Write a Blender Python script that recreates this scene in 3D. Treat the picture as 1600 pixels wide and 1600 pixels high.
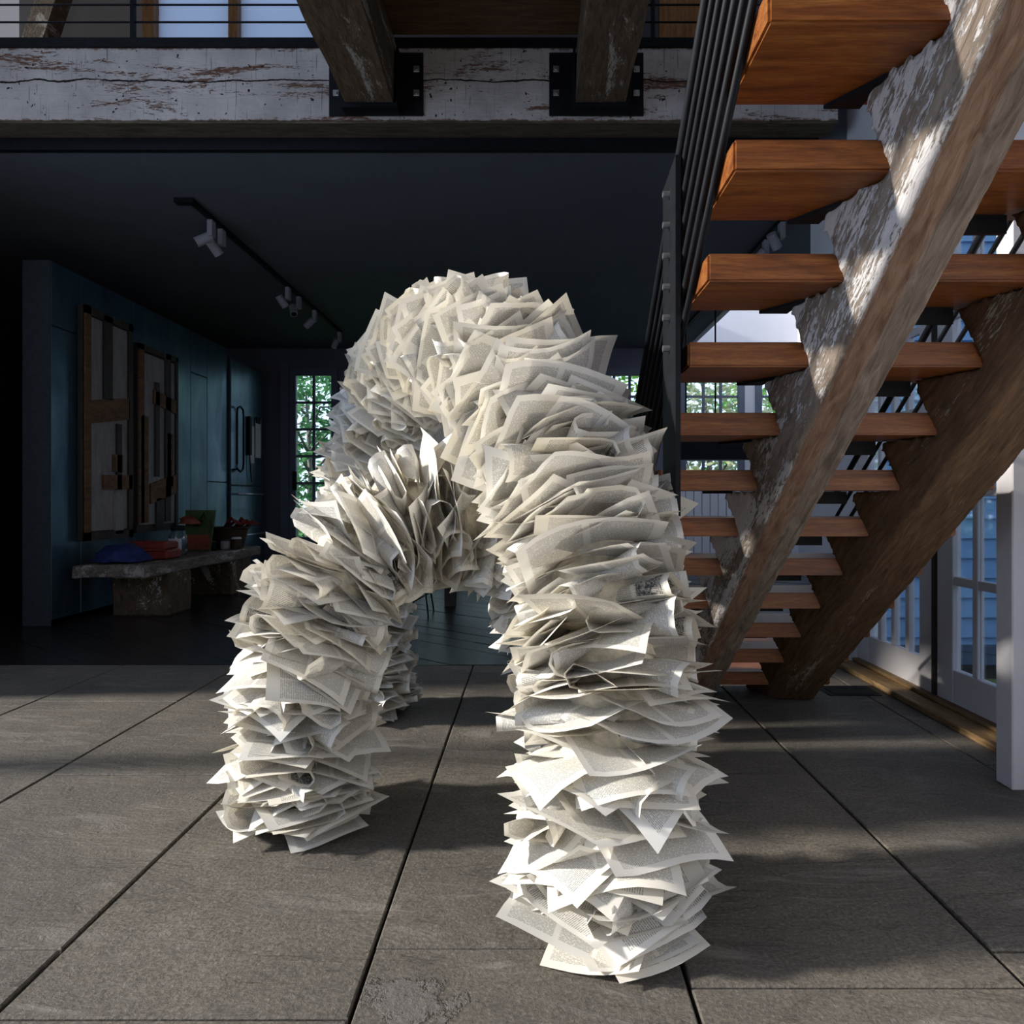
import bpy, bmesh, math, random
from mathutils import Vector, Matrix, noise as mnoise
random.seed(7)
for o in list(bpy.data.objects):
    bpy.data.objects.remove(o)
S = bpy.context.scene
C = S.collection

# ------------------------------------------------------------------ camera, sky, sun, exposure
cam_d = bpy.data.cameras.new('camera'); cam = bpy.data.objects.new('camera', cam_d); C.objects.link(cam)
cam.location = (0, 0, 1.2); cam.rotation_euler = (math.pi/2, 0, 0)
cam_d.sensor_width = 36; cam_d.lens = 1105/1600*36
cam_d.shift_x = -30/1600; cam_d.shift_y = -20/1600
cam_d.clip_start = .05; cam_d.clip_end = 200
S.camera = cam

W = bpy.data.worlds.new('sky'); S.world = W; W.use_nodes = True
bg = W.node_tree.nodes['Background']
bg.inputs[0].default_value = (.60, .74, 1.0, 1); bg.inputs[1].default_value = 1.85

sun_d = bpy.data.lights.new('sun', 'SUN'); sun = bpy.data.objects.new('sun', sun_d); C.objects.link(sun)
sun_d.energy = 7.2; sun_d.angle = math.radians(4.0); sun_d.color = (1.0, .95, .86)
SUN_EL = 22
sun.rotation_euler = (0, -math.radians(90 - SUN_EL), math.radians(4)); sun.location = (-12, 3, 7)

vs = S.view_settings
vs.view_transform = 'Standard'; vs.look = 'None'; vs.exposure = -0.08; vs.gamma = 1.0
vs.use_curve_mapping = False
S.cycles.max_bounces = 8; S.cycles.diffuse_bounces = 5; S.cycles.glossy_bounces = 3
S.cycles.transparent_max_bounces = 12; S.cycles.use_denoising = True
S.cycles.caustics_reflective = False; S.cycles.caustics_refractive = False

# ------------------------------------------------------------------ material helpers
class NB:
    def __init__(s, name):
        s.m = bpy.data.materials.new(name); s.m.use_nodes = True
        s.t = s.m.node_tree; s.bsdf = s.t.nodes['Principled BSDF']; s.out = s.t.nodes['Material Output']
    def n(s, typ, **kw):
        nd = s.t.nodes.new(typ)
        for k, v in kw.items():
            if k.startswith('i_'):
                key = k[2:]; key = int(key) if key.isdigit() else key.replace('_', ' ')
                s.set(nd.inputs[key], v)
            else:
                setattr(nd, k, v)
        return nd
    def set(s, sock, v):
        if isinstance(v, bpy.types.NodeSocket): s.t.links.new(v, sock)
        else: sock.default_value = v
    def math(s, op, a, b=0.0, clamp=False):
        nd = s.n('ShaderNodeMath', operation=op, use_clamp=clamp); s.set(nd.inputs[0], a); s.set(nd.inputs[1], b); return nd.outputs[0]
    def coord(s, kind='Object', scale=(1, 1, 1), rot=(0, 0, 0), loc=(0, 0, 0)):
        tc = s.n('ShaderNodeTexCoord'); mp = s.n('ShaderNodeMapping')
        s.t.links.new(tc.outputs[kind], mp.inputs[0])
        if rot != (0, 0, 0):
            mp.vector_type = 'TEXTURE'; scale = tuple(1/q for q in scale)
        mp.inputs['Scale'].default_value = scale; mp.inputs['Rotation'].default_value = rot; mp.inputs['Location'].default_value = loc
        return mp.outputs[0]
    def sep(s, v):
        nd = s.n('ShaderNodeSeparateXYZ'); s.set(nd.inputs[0], v); return nd.outputs
    def noise(s, vec, scale=5, detail=5, rough=.6, dist=0):
        nd = s.n('ShaderNodeTexNoise'); s.set(nd.inputs['Vector'], vec)
        nd.inputs['Scale'].default_value = scale; nd.inputs['Detail'].default_value = detail
        nd.inputs['Roughness'].default_value = rough; nd.inputs['Distortion'].default_value = dist
        return nd.outputs[0]
    def ramp(s, fac, stops, interp='LINEAR'):
        nd = s.n('ShaderNodeValToRGB'); s.set(nd.inputs[0], fac); cr = nd.color_ramp; cr.interpolation = interp
        while len(cr.elements) < len(stops): cr.elements.new(.5)
        for e, (p, c) in zip(cr.elements, stops):
            e.position = p; e.color = (c, c, c, 1) if isinstance(c, (int, float)) else (*c, 1)
        return nd.outputs[0]
    def mix(s, fac, a, b, blend='MIX'):
        nd = s.n('ShaderNodeMix', data_type='RGBA', blend_type=blend)
        s.set(nd.inputs[0], fac)
        s.set(nd.inputs[6], a if isinstance(a, bpy.types.NodeSocket) else (*a, 1))
        s.set(nd.inputs[7], b if isinstance(b, bpy.types.NodeSocket) else (*b, 1))
        return nd.outputs[2]
    def bump(s, h, strength=.4, dist=.01):
        nd = s.n('ShaderNodeBump'); s.set(nd.inputs['Height'], h)
        nd.inputs['Strength'].default_value = strength; nd.inputs['Distance'].default_value = dist
        s.t.links.new(nd.outputs[0], s.bsdf.inputs['Normal'])
    def fin(s, col, rough=.6, metal=0, spec=.4):
        s.set(s.bsdf.inputs['Base Color'], col if isinstance(col, bpy.types.NodeSocket) else (*col, 1))
        s.set(s.bsdf.inputs['Roughness'], rough); s.set(s.bsdf.inputs['Metallic'], metal)
        s.bsdf.inputs['Specular IOR Level'].default_value = spec
        return s.m

def plain(name, col, rough=.6, metal=0, var=.15, scale=6, spec=.4):
    b = NB(name); v = b.coord()
    f = b.noise(v, scale, 4)
    dk = tuple(c*(1-var) for c in col); lt = tuple(min(1, c*(1+var)) for c in col)
    return b.fin(b.ramp(f, [(.3, dk), (.7, lt)]), rough, metal, spec)

def wood(name, dark, mid, light, scale=(1, 14, 14), rough=.5, bump=.15, rot=(0, 0, 0)):
    b = NB(name); v = b.coord(scale=scale, rot=rot)
    f = b.noise(v, 3.0, 7, .62, .6)
    v2 = b.coord(scale=tuple(s*3.2 for s in scale), rot=rot)
    g = b.noise(v2, 6, 3, .6)
    col = b.ramp(f, [(.28, dark), (.5, mid), (.72, light)])
    col = b.mix(b.ramp(g, [(.35, .55), (.6, 0.0)]), col, dark)
    b.bump(g, bump, .004)
    return b.fin(col, rough)

def barn_wood(name, wood_d, wood_l, paint, along, thr=.5, edge_x=None, crack=None, dirt=.4):
    """old timber with flaking paint. along = coordinate scale stretched along the grain"""
    b = NB(name)
    sc, rot = along
    v = b.coord(scale=sc, rot=rot)
    g = b.noise(v, 5, 8, .65, .8)
    wcol = b.ramp(g, [(.3, wood_d), (.52, tuple((a+c)/2 for a, c in zip(wood_d, wood_l))), (.72, wood_l)])
    big = b.noise(b.coord(scale=tuple(s*.35 for s in sc), rot=rot), 2.6, 6, .62, .5)
    fine = b.noise(b.coord(scale=tuple(s*1.3 for s in sc), rot=rot), 14, 6, .7, .4)
    m = b.math('ADD', b.math('MULTIPLY', big, .72), b.math('MULTIPLY', fine, .38))
    mask = b.ramp(m, [(thr-.012, 0), (thr+.012, 1)])
    if edge_x is not None:
        x = b.sep(b.coord())[0]
        e = b.math('LESS_THAN', b.math('ADD', x, b.math('MULTIPLY', fine, .02)), edge_x)
        mask = b.math('MULTIPLY', mask, e)
    stain = b.noise(b.coord(), 3.5, 6, .65)
    pcol = b.mix(b.ramp(stain, [(.35, dirt), (.62, 0)]), paint, tuple(c*.45 for c in paint))
    col = b.mix(mask, wcol, pcol)
    if crack:
        z = b.sep(b.coord())[2]; wob = b.noise(b.coord(scale=(1.2, 1, 1)), 1.4, 5, .6)
        d = b.math('ABSOLUTE', b.math('ADD', b.math('SUBTRACT', z, crack), b.math('MULTIPLY', b.math('SUBTRACT', wob, .5), .12)))
        wid = b.math('MULTIPLY', b.noise(b.coord(), 5, 3), .011)
        ck = b.math('LESS_THAN', d, wid)
        col = b.mix(ck, col, (.012, .009, .008))
        x = b.sep(b.coord())[0]
        pits = b.noise(b.coord(scale=(1, 1, 1)), 26, 2, .5)
        col = b.mix(b.ramp(pits, [(.70, 0), (.715, 1)]), col, (.03, .022, .018))
        scr = b.noise(b.coord(scale=(60, 60, 1.6)), 2.2, 2, .5)
        col = b.mix(b.ramp(scr, [(.66, 0), (.70, .7)]), col, (.10, .09, .09))
        ed = b.math('SUBTRACT', b.math('ABSOLUTE', b.math('SUBTRACT', z, 4.1625)), b.math('MULTIPLY', b.noise(b.coord(scale=(3, 1, 1)), 4, 6, .7), .085))
        col = b.mix(b.ramp(ed, [(.205, 0), (.215, .9)]), col, wcol)
    if edge_x is not None:
        xx = b.math('ADD', b.sep(b.coord())[0], b.math('MULTIPLY', fine, .03))
        sm = b.math('MULTIPLY', b.math('GREATER_THAN', xx, edge_x), b.math('LESS_THAN', xx, edge_x+.075))
        col = b.mix(b.math('MULTIPLY', sm, .65), col, b.ramp(g, [(.3, (.13, .055, .025)), (.7, (.36, .20, .12))]))
    b.bump(b.math('ADD', b.math('MULTIPLY', g, .7), b.math('MULTIPLY', mask, .3)), .7, .012)
    return b.fin(col, .75, 0, .25)

def glass_mat(name, tint=(1, 1, 1), gloss=.08):
    b = NB(name); b.t.nodes.remove(b.bsdf)
    tr = b.n('ShaderNodeBsdfTransparent'); tr.inputs[0].default_value = (*tint, 1)
    gl = b.n('ShaderNodeBsdfGlossy'); gl.inputs['Roughness'].default_value = .03
    mx = b.n('ShaderNodeMixShader'); lw = b.n('ShaderNodeLayerWeight'); lw.inputs[0].default_value = .25
    f = b.math('ADD', b.math('MULTIPLY', lw.outputs['Fresnel'], .5), gloss*.3, True)
    b.set(mx.inputs[0], f); b.set(mx.inputs[1], tr.outputs[0]); b.set(mx.inputs[2], gl.outputs[0])
    b.set(b.out.inputs[0], mx.outputs[0]); return b.m

M = {}
SL = math.atan2(.19, .25)       # pitch of the stair
M['black'] = plain('black_steel', (.008, .009, .012), .55, 0, .3, 20, .15)
M['bolt'] = plain('galvanised_bolt', (.55, .56, .58), .3, .9, .2, 30)
M['tread'] = wood('orange_fir', (.10, .026, .006), (.255, .08, .016), (.35, .14, .034), (1.1, 9, 16), .42)
M['stringer_a'] = barn_wood('peeling_stringer', (.11, .08, .06), (.36, .29, .23), (.66, .63, .62), ((9, 1.5, 9), (-SL, 0, 0)), .515, .935)
M['stringer_b'] = barn_wood('brown_stringer', (.06, .034, .018), (.22, .13, .07), (.42, .38, .30), ((9, 1.2, 9), (-SL, 0, 0)), .665)
M['strip'] = wood('brown_strip', (.10, .045, .02), (.25, .13, .07), (.36, .23, .15), (9, 2, 9), .7)
M['beam'] = barn_wood('painted_beam', (.10, .045, .028), (.24, .13, .085), (.56, .53, .51), ((1.2, 7, 7), (0, 0, 0)), .482, None, 4.19, .5)
M['beam_under'] = wood('raw_beam_underside', (.035, .028, .018), (.10, .085, .055), (.17, .14, .09), (1.2, 9, 9), .8)
M['joist'] = barn_wood('old_joist', (.05, .032, .02), (.19, .135, .085), (.46, .42, .36), ((7, 1.4, 7), (0, 0, 0)), .62)
M['deck'] = wood('deck_board', (.05, .025, .012), (.12, .062, .03), (.19, .11, .055), (1.2, 10, 10), .6)
M['frame_wood'] = wood('window_fir', (.16, .06, .018), (.33, .15, .05), (.42, .22, .08), (12, 12, 1.2), .5)
M['ceil_dark'] = plain('slate_blue_ceiling', (.105, .118, .145), .8, 0, .08, 2)
M['wall_dark'] = plain('slate_wall', (.12, .125, .165), .8, 0, .08, 2)
M['wall_deep_shade'] = plain('deep_shade_wall', (.012, .013, .016), .8, 0, .2, 2)  # near-black colour carries the deep shade at the left of the back room
M['white'] = plain('white_paint', (.62, .60, .62), .5, 0, .05, 4)
M['wall_white'] = plain('white_wall', (.66, .66, .70), .8, 0, .04, 2)
M['wall_up'] = plain('loft_wall', (.07, .065, .068), .8, 0, .1, 2)
M['muntin'] = plain('grey_blue_paint', (.12, .14, .19), .5, 0, .1, 4)
M['roof'] = plain('roof_boards', (.14, .11, .085), .8, 0, .2, 3)
M['glass'] = glass_mat('window_glass')
M['sill'] = wood('threshold_oak', (.10, .055, .02), (.26, .16, .07), (.36, .24, .12), (9, 1.2, 9), .6)
M['sill_dark'] = plain('dark_sill', (.035, .03, .028), .6, 0, .2, 6)

b = NB('frosted_glass'); b.t.nodes.remove(b.bsdf)
tl = b.n('ShaderNodeBsdfTranslucent'); tl.inputs[0].default_value = (.80, .86, .95, 1)
df = b.n('ShaderNodeBsdfDiffuse'); df.inputs[0].default_value = (.55, .6, .68, 1)
mx = b.n('ShaderNodeMixShader'); mx.inputs[0].default_value = .35
b.set(mx.inputs[1], tl.outputs[0]); b.set(mx.inputs[2], df.outputs[0]); b.set(b.out.inputs[0], mx.outputs[0]); M['frost'] = b.m

# riven stone slabs
b = NB('riven_stone')
v = b.coord(); g = b.noise(b.coord(scale=(.85, 1.2, 1)), 16, 9, .72, .3); f = b.noise(v, 85, 5, .75); bgn = b.noise(v, 1.3, 6, .65)
st = b.noise(b.coord(scale=(.4, 1.4, 1)), 4.5, 9, .64, 1.2)
col = b.ramp(bgn, [(.28, (.10, .09, .078)), (.5, (.172, .15, .122)), (.72, (.25, .215, .168))])
col = b.mix(b.ramp(f, [(.36, .75), (.56, 0)]), col, (.055, .052, .05))
col = b.mix(b.ramp(f, [(.58, 0), (.72, .6)]), col, (.40, .37, .33))
col = b.mix(b.ramp(st, [(.54, 0), (.70, .5)]), col, (.33, .30, .27))
px_ = b.sep(b.coord()); dx = b.math('MULTIPLY', b.math('ADD', px_[0], .29), .8); dy = b.math('MULTIPLY', b.math('SUBTRACT', px_[1], 1.70), 1.5)
dist = b.math('ADD', b.math('SQRT', b.math('ADD', b.math('MULTIPLY', dx, dx), b.math('MULTIPLY', dy, dy))), b.math('MULTIPLY', b.math('SUBTRACT', b.noise(b.coord(), 9, 6, .7), .5), .42))
chip = b.ramp(dist, [(.075, 1), (.10, 0)])
col = b.mix(b.math('MULTIPLY', chip, .3), col, (.40, .385, .37))
ridge = b.ramp(st, [(.38, 0), (.42, .5), (.46, .55), (.58, .7), (.60, 1)])
rough_ = b.math('MULTIPLY', chip, b.noise(b.coord(), 38, 7, .7))
b.bump(b.math('ADD', b.math('ADD', b.math('MULTIPLY', ridge, .8), b.math('MULTIPLY', rough_, 3.0)), b.math('ADD', b.math('MULTIPLY', g, 1.1), b.math('MULTIPLY', f, .55))), .95, .013)
M['stone'] = b.fin(col, .6, 0, .35)
M['joint'] = plain('dark_joint', (.018, .017, .016), .9, 0, .2, 20)
M['plank'] = wood('dark_plank', (.012, .011, .011), (.03, .028, .028), (.05, .046, .044), (2, 12, 6), .24, .25)

# verdigris metal cabinet skin
b = NB('blued_metal'); f = b.noise(b.coord(scale=(1, 1.2, .5)), 2.2, 6, .6, .5); f2 = b.noise(b.coord(), 40, 3)
col = b.ramp(f, [(.3, (.055, .105, .16)), (.5, (.09, .165, .225)), (.7, (.14, .23, .27))])
b.bump(f2, .05, .003)
M['cab'] = b.fin(col, b.ramp(f, [(.3, .38), (.7, .28)]), .75)
M['cab_end'] = plain('dark_metal_end', (.05, .06, .075), .6, .2, .2, 30)
M['chrome'] = plain('brushed_pull', (.5, .55, .6), .3, .9, .1, 20)

# siding, foliage
b = NB('blue_clapboard'); f = b.noise(b.coord(scale=(1, .4, 6)), 4, 5)
M['clap'] = b.fin(b.ramp(f, [(.3, (.20, .40, .66)), (.7, (.27, .48, .74))]), .55)
def leafmat(name, a, c):
    b = NB(name); b.t.nodes.remove(b.bsdf)
    f = b.noise(b.coord(), 3.5, 3); col = b.ramp(f, [(.35, a), (.65, c)])
    d1 = b.n('ShaderNodeBsdfDiffuse'); t1 = b.n('ShaderNodeBsdfTranslucent'); mx = b.n('ShaderNodeMixShader'); mx.inputs[0].default_value = .35
    b.set(d1.inputs[0], col); b.set(t1.inputs[0], col); b.set(mx.inputs[1], d1.outputs[0]); b.set(mx.inputs[2], t1.outputs[0]); b.set(b.out.inputs[0], mx.outputs[0])
    return b.m
M['leaf1'] = leafmat('green_leaves', (.07, .20, .04), (.22, .48, .08))
M['leaf2'] = leafmat('pale_leaves', (.2, .28, .10), (.62, .66, .45))
M['leaf3'] = leafmat('blue_green_leaves', (.04, .13, .06), (.13, .34, .13))
M['bark'] = wood('grey_bark', (.10, .09, .08), (.25, .24, .22), (.45, .43, .40), (8, 8, 1), .8)
M['lawn'] = plain('lawn', (.06, .12, .03), .9, 0, .3, 3)

# printed paper
b = NB('printed_page'); b.t.nodes.remove(b.bsdf)
uv = b.n('ShaderNodeUVMap'); uv.uv_map = 'UVMap'
u, vv, _ = b.sep(uv.outputs[0])
at = b.n('ShaderNodeAttribute'); at.attribute_name = 'page_rand'; rnd = at.outputs['Fac']
def band(x, lo, hi):
    return b.math('MULTIPLY', b.math('GREATER_THAN', x, lo), b.math('LESS_THAN', x, hi))
lines = 80.0
lf = b.math('FRACT', b.math('MULTIPLY', vv, lines)); li = b.math('FLOOR', b.math('MULTIPLY', vv, lines))
lm = b.math('LESS_THAN', lf, .58)
cmb = b.n('ShaderNodeCombineXYZ'); b.set(cmb.inputs[0], b.math('MULTIPLY', u, 105)); b.set(cmb.inputs[1], b.math('MULTIPLY', li, 7.31)); b.set(cmb.inputs[2], b.math('MULTIPLY', rnd, 31))
wm = b.ramp(b.noise(cmb.outputs[0], 1.0, 1, .5), [(.36, 0), (.46, 1)])
block = b.math('MULTIPLY', band(vv, .10, .91), b.math('ADD', band(u, .075, .475), band(u, .525, .925)))
ink = b.math('MULTIPLY', b.math('MULTIPLY', lm, wm), b.math('MULTIPLY', block, .58))
# now and then a printed picture
pic = b.math('MULTIPLY', b.math('MULTIPLY', band(vv, .55, .88), band(u, .55, .90)), b.math('GREATER_THAN', rnd, .965))
pn = b.noise(cmb.outputs[0], .35, 3)
base = b.ramp(rnd, [(0, (.90, .885, .85)), (.3, (.88, .865, .82)), (.6, (.87, .84, .76)), (.8, (.90, .89, .86)), (1, (.87, .82, .71))])
base = b.mix(b.ramp(b.noise(b.coord(), 7, 3), [(.45, 0), (.75, .22)]), base, (.74, .65, .48))
col = b.mix(ink, base, (.13, .12, .12))
col = b.mix(b.math('MULTIPLY', pic, b.ramp(pn, [(.4, .95), (.62, .35)])), col, (.05, .05, .05))
d1 = b.n('ShaderNodeBsdfDiffuse'); t1 = b.n('ShaderNodeBsdfTranslucent'); mx = b.n('ShaderNodeMixShader'); mx.inputs[0].default_value = .15
b.set(d1.inputs[0], col); b.set(t1.inputs[0], b.mix(.6, col, (.92, .82, .62), 'MULTIPLY'))
b.set(mx.inputs[1], d1.outputs[0]); b.set(mx.inputs[2], t1.outputs[0]); b.set(b.out.inputs[0], mx.outputs[0])
M['page'] = b.m
M['page_core'] = plain('stacked_paper', (.66, .60, .47), .9, 0, .3, 30)

# ------------------------------------------------------------------ geometry helpers
def link(name, me, mat, parent=None):
    o = bpy.data.objects.new(name, me); C.objects.link(o)
    if mat is not None and not me.materials: me.materials.append(mat)
    if parent is not None: o.parent = parent
    return o
def mesh(name, verts, faces, mat, parent=None, smooth=False):
    me = bpy.data.meshes.new(name); me.from_pydata([tuple(v) for v in verts], [], faces); me.update()
    if smooth:
        for p in me.polygons: p.use_smooth = True
    return link(name, me, mat, parent)
BF = [(0, 3, 2, 1), (4, 5, 6, 7), (0, 1, 5, 4), (1, 2, 6, 5), (2, 3, 7, 6), (3, 0, 4, 7)]
def bxv(x0, x1, y0, y1, z0, z1):
    return [(x0, y0, z0), (x1, y0, z0), (x1, y1, z0), (x0, y1, z0), (x0, y0, z1), (x1, y0, z1), (x1, y1, z1), (x0, y1, z1)]
def box(name, x0, x1, y0, y1, z0, z1, mat, parent=None, bevel=0, wob=0):
    vs_ = bxv(x0, x1, y0, y1, z0, z1)
    if bevel <= 0:
        return mesh(name, vs_, BF, M[mat], parent)
    bm = bmesh.new(); vv_ = [bm.verts.new(v) for v in vs_]
    for f in BF: bm.faces.new([vv_[i] for i in f])
    bmesh.ops.bevel(bm, geom=bm.edges[:], offset=bevel, segments=1, affect='EDGES')
    me = bpy.data.meshes.new(name); bm.to_mesh(me); bm.free()
    return link(name, me, M[mat], parent)
def boxes(name, lst, mat, parent=None):
    V, F = [], []
    for a in lst:
        o = len(V); V += bxv(*a); F += [tuple(i+o for i in f) for f in BF]
    return mesh(name, V, F, M[mat], parent)
def tube_data(pts, r, n=8, closed_ends=True):
    pts = [Vector(p) for p in pts]; V, F = [], []
    rs = r if isinstance(r, (list, tuple)) else [r]*len(pts)
    up = Vector((0, 0, 1))
    for i, p in enumerate(pts):
        t = (pts[min(i+1, len(pts)-1)] - pts[max(i-1, 0)]).normalized()
        a = t.cross(up if abs(t.dot(up)) < .95 else Vector((1, 0, 0))).normalized(); c = t.cross(a)
        for k in range(n):
            q = 2*math.pi*k/n; V.append(p + (a*math.cos(q) + c*math.sin(q))*rs[i])
    for i in range(len(pts)-1):
        for k in range(n):
            F.append((i*n+k, i*n+(k+1) % n, (i+1)*n+(k+1) % n, (i+1)*n+k))
    if closed_ends:
        F.append(tuple(range(n-1, -1, -1))); F.append(tuple((len(pts)-1)*n+k for k in range(n)))
    return V, F
def tube(name, pts, r, mat, parent=None, n=8):
    V, F = tube_data(pts, r, n); return mesh(name, V, F, M[mat], parent, True)
def lathe(name, prof, loc, mat, parent=None, n=16):
    V, F = [], []
    for r, z in prof:
        for k in range(n):
            a = 2*math.pi*k/n; V.append((loc[0]+r*math.cos(a), loc[1]+r*math.sin(a), loc[2]+z))
    m = len(prof)
    for i in range(m-1):
        for k in range(n): F.append((i*n+k, i*n+(k+1) % n, (i+1)*n+(k+1) % n, (i+1)*n+k))
    F.append(tuple(range(n-1, -1, -1))); F.append(tuple((m-1)*n+k for k in range(n)))
    return mesh(name, V, F, M[mat], parent, True)
def empty(name, loc=(0, 0, 0)):
    o = bpy.data.objects.new(name, None); C.objects.link(o); o.location = loc; o.empty_display_size = .1
    return o
def tag(o, label, cat, group=None, kind=None):
    o['label'] = label; o['category'] = cat
    if group: o['group'] = group
    if kind: o['kind'] = kind
    return o
def struct(o, label=None):
    o['kind'] = 'structure'
    if label: o['label'] = label
    return o

# ------------------------------------------------------------------ the setting
WX = 2.37            # inner face of the glazed right wall
DB = 5.12            # depth where stone meets plank floor
FAR = 12.2           # far wall
CE = 3.80            # ceiling of the back room
# stone floor
fl = struct(box('floor', -5.0, WX, -5.0, DB, -.12, -.022, 'joint'), 'dark bed under the stone floor slabs')
COLS = [(-5.0, -3.78, [-5, -2.5, -.2, 1.2, 2.6, 3.9, DB]), (-3.78, -2.95, [-5, -2, .2, 1.8, 3.4, DB]),
        (-2.95, -2.10, [-5, -3, -1.0, 1.0, 2.62, 4.2, DB]), (-2.10, -1.25, [-5, -3, -1, .4, 1.886, 3.08, DB]),
        (-1.25, -.42, [-5, -2.5, -.6, .5, 1.637, 3.45, DB]), (-.42, .39, [-5, -2, -.2, .8, 1.894, 3.06, DB]),
        (.39, 1.22, [-5, -2.6, -1, .6, 1.738, 4.05, DB]), (1.22, 2.05, [-5, -3, -1.2, .3, 1.88, 4.55, DB]), (2.05, WX, [-5, -2, 1, 3.2, DB])]
g = .0045
for x0, x1, ys in COLS:
    for y0, y1 in zip(ys[:-1], ys[1:]):
        dz = random.uniform(-.003, .002)
        bm = bmesh.new(); vv_ = [bm.verts.new(v) for v in bxv(x0+g*random.uniform(.8, 1.4), x1-g*random.uniform(.8, 1.4), y0+g*.8, y1-g*.8, -.03, dz)]
        for f in BF: bm.faces.new([vv_[i] for i in f])
        bmesh.ops.bevel(bm, geom=[e for e in bm.edges if min(v.co.z for v in e.verts) > -.02], offset=.004, segments=1, affect='EDGES')
        me = bpy.data.meshes.new('stone_slab'); bm.to_mesh(me); bm.free()
        link('stone_slab', me, M['stone'], fl)
# diagonal planks of the back room
fb = struct(box('floor_timber', -6.2, 4.6, DB, FAR, -.12, -.02, 'joint'), 'dark bed under the plank floor')
def clip(poly, x0, x1, y0, y1):
    for ax, lim, sg in ((0, x0, 1), (0, x1, -1), (1, y0, 1), (1, y1, -1)):
        out = []
        for i in range(len(poly)):
            p, q = poly[i-1], poly[i]
            ip, iq = (p[ax]-lim)*sg >= 0, (q[ax]-lim)*sg >= 0
            if ip != iq:
                t = (lim-p[ax])/(q[ax]-p[ax]); out.append((p[0]+(q[0]-p[0])*t, p[1]+(q[1]-p[1])*t))
            if iq: out.append(q)
        poly = out
        if not poly: return []
    return poly
dirv = Vector((.785, -.62)).normalized(); nv = Vector((-dirv.y, dirv.x)); pw = .235
base = Vector((-6.2, DB)); ii = -1
n0 = int(-11/pw)
for i in range(-8, 60):
    off = i*pw; s = -14 + random.uniform(0, 3)
    while s < 10:
        ln = random.uniform(3.2, 5.2)
        a = nv*(off+.003); b_ = nv*(off+pw-.003)
        c0 = Vector((0, 5.2)) + dirv*s - nv*3.0; c1 = c0 + dirv*(ln-.004)
        poly = clip([tuple(c0+a), tuple(c1+a), tuple(c1+b_), tuple(c0+b_)], -6.2, 4.6, DB+.006, FAR)
        s += ln
        if len(poly) < 3: continue
        ar = 0.5*sum(poly[k-1][0]*poly[k][1]-poly[k][0]*poly[k-1][1] for k in range(len(poly)))
        if abs(ar) < .03: continue
        if ar < 0: poly.reverse()
        n_ = len(poly); z1 = random.uniform(-.003, .001)
        V = [(p[0], p[1], -.02) for p in poly] + [(p[0], p[1], z1) for p in poly]
        F = [tuple(range(n_-1, -1, -1)), tuple(range(n_, 2*n_))] + [(k, (k+1) % n_, n_+(k+1) % n_, n_+k) for k in range(n_)]
        mesh('plank', V, F, M['plank'], fb)

# back room ceiling slab (loft floor above), far and side walls
struct(box('ceiling', -6.2, 2.65, 5.31, FAR, CE, CE+.5, 'ceil_dark'), 'dark slate-blue ceiling of the back room')
struct(box('ceiling_strip', 2.65, 3.4, 6.01, 8.6, CE, CE+.5, 'ceil_dark'), 'dark ceiling strip above the bay behind the stairs')
struct(box('ceiling_roof', -5.3, WX+.3, -5.2, 6.4, 7.0, 7.15, 'roof'), 'boarded roof over the tall front room')
struct(box('wall_left_back', -6.4, -6.2, 5.2, FAR+.2, -.1, 4.3, 'wall_deep_shade'), 'wall at the left of the back room, its deep shade put into the colour')
struct(box('wall_left_return', -6.4, -5.0, 5.12, 5.27, -.1, 7.0, 'wall_dark'), 'return wall left of the opening')
# unseen left wall of the front room: openings sized to admit sun and fill
wl = struct(empty('wall_left'), 'wall with tall openings left of the frame')
for k, (a, c) in enumerate([(-5.2, -4.9), (-1.9, -1.7), (2.92, 3.06), (4.15, 5.27)]):
    box('wall_pier', -5.3, -5.0, a, c, -.1, 6.2, 'white', wl)
box('wall_head', -5.3, -5.0, 3.06, 4.15, 3.15, 6.2, 'white', wl)  # head lowered to keep sun off the right wall
box('wall_head', -5.3, -5.0, -5.2, 5.27, 6.2, 7.0, 'white', wl)
# unseen wall behind the camera, closed low and right to cut the fill
wb = struct(empty('wall_behind'), 'unseen wall behind the viewpoint, open only high on the left for sky fill')
for a in (-5.3, -2.9, -.45, 2.1):
    box('wall_post', a, a+.25, -5.2, -5.0, -.1, 7.0, 'white', wb)
box('wall_fill_block', -5.05, 2.1, -5.15, -5.05, -.1, 4.7, 'wall_white', wb)
box('wall_panel', -.2, 2.1, -5.15, -5.05, 2.3, 7.0, 'roof', wb)  # right half closed to cut fill on the lower treads
for a in (2.3, 4.7):
    box('wall_rail', -5.05, 2.1, -5.15, -5.05, a, a+.12, 'white', wb)

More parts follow.
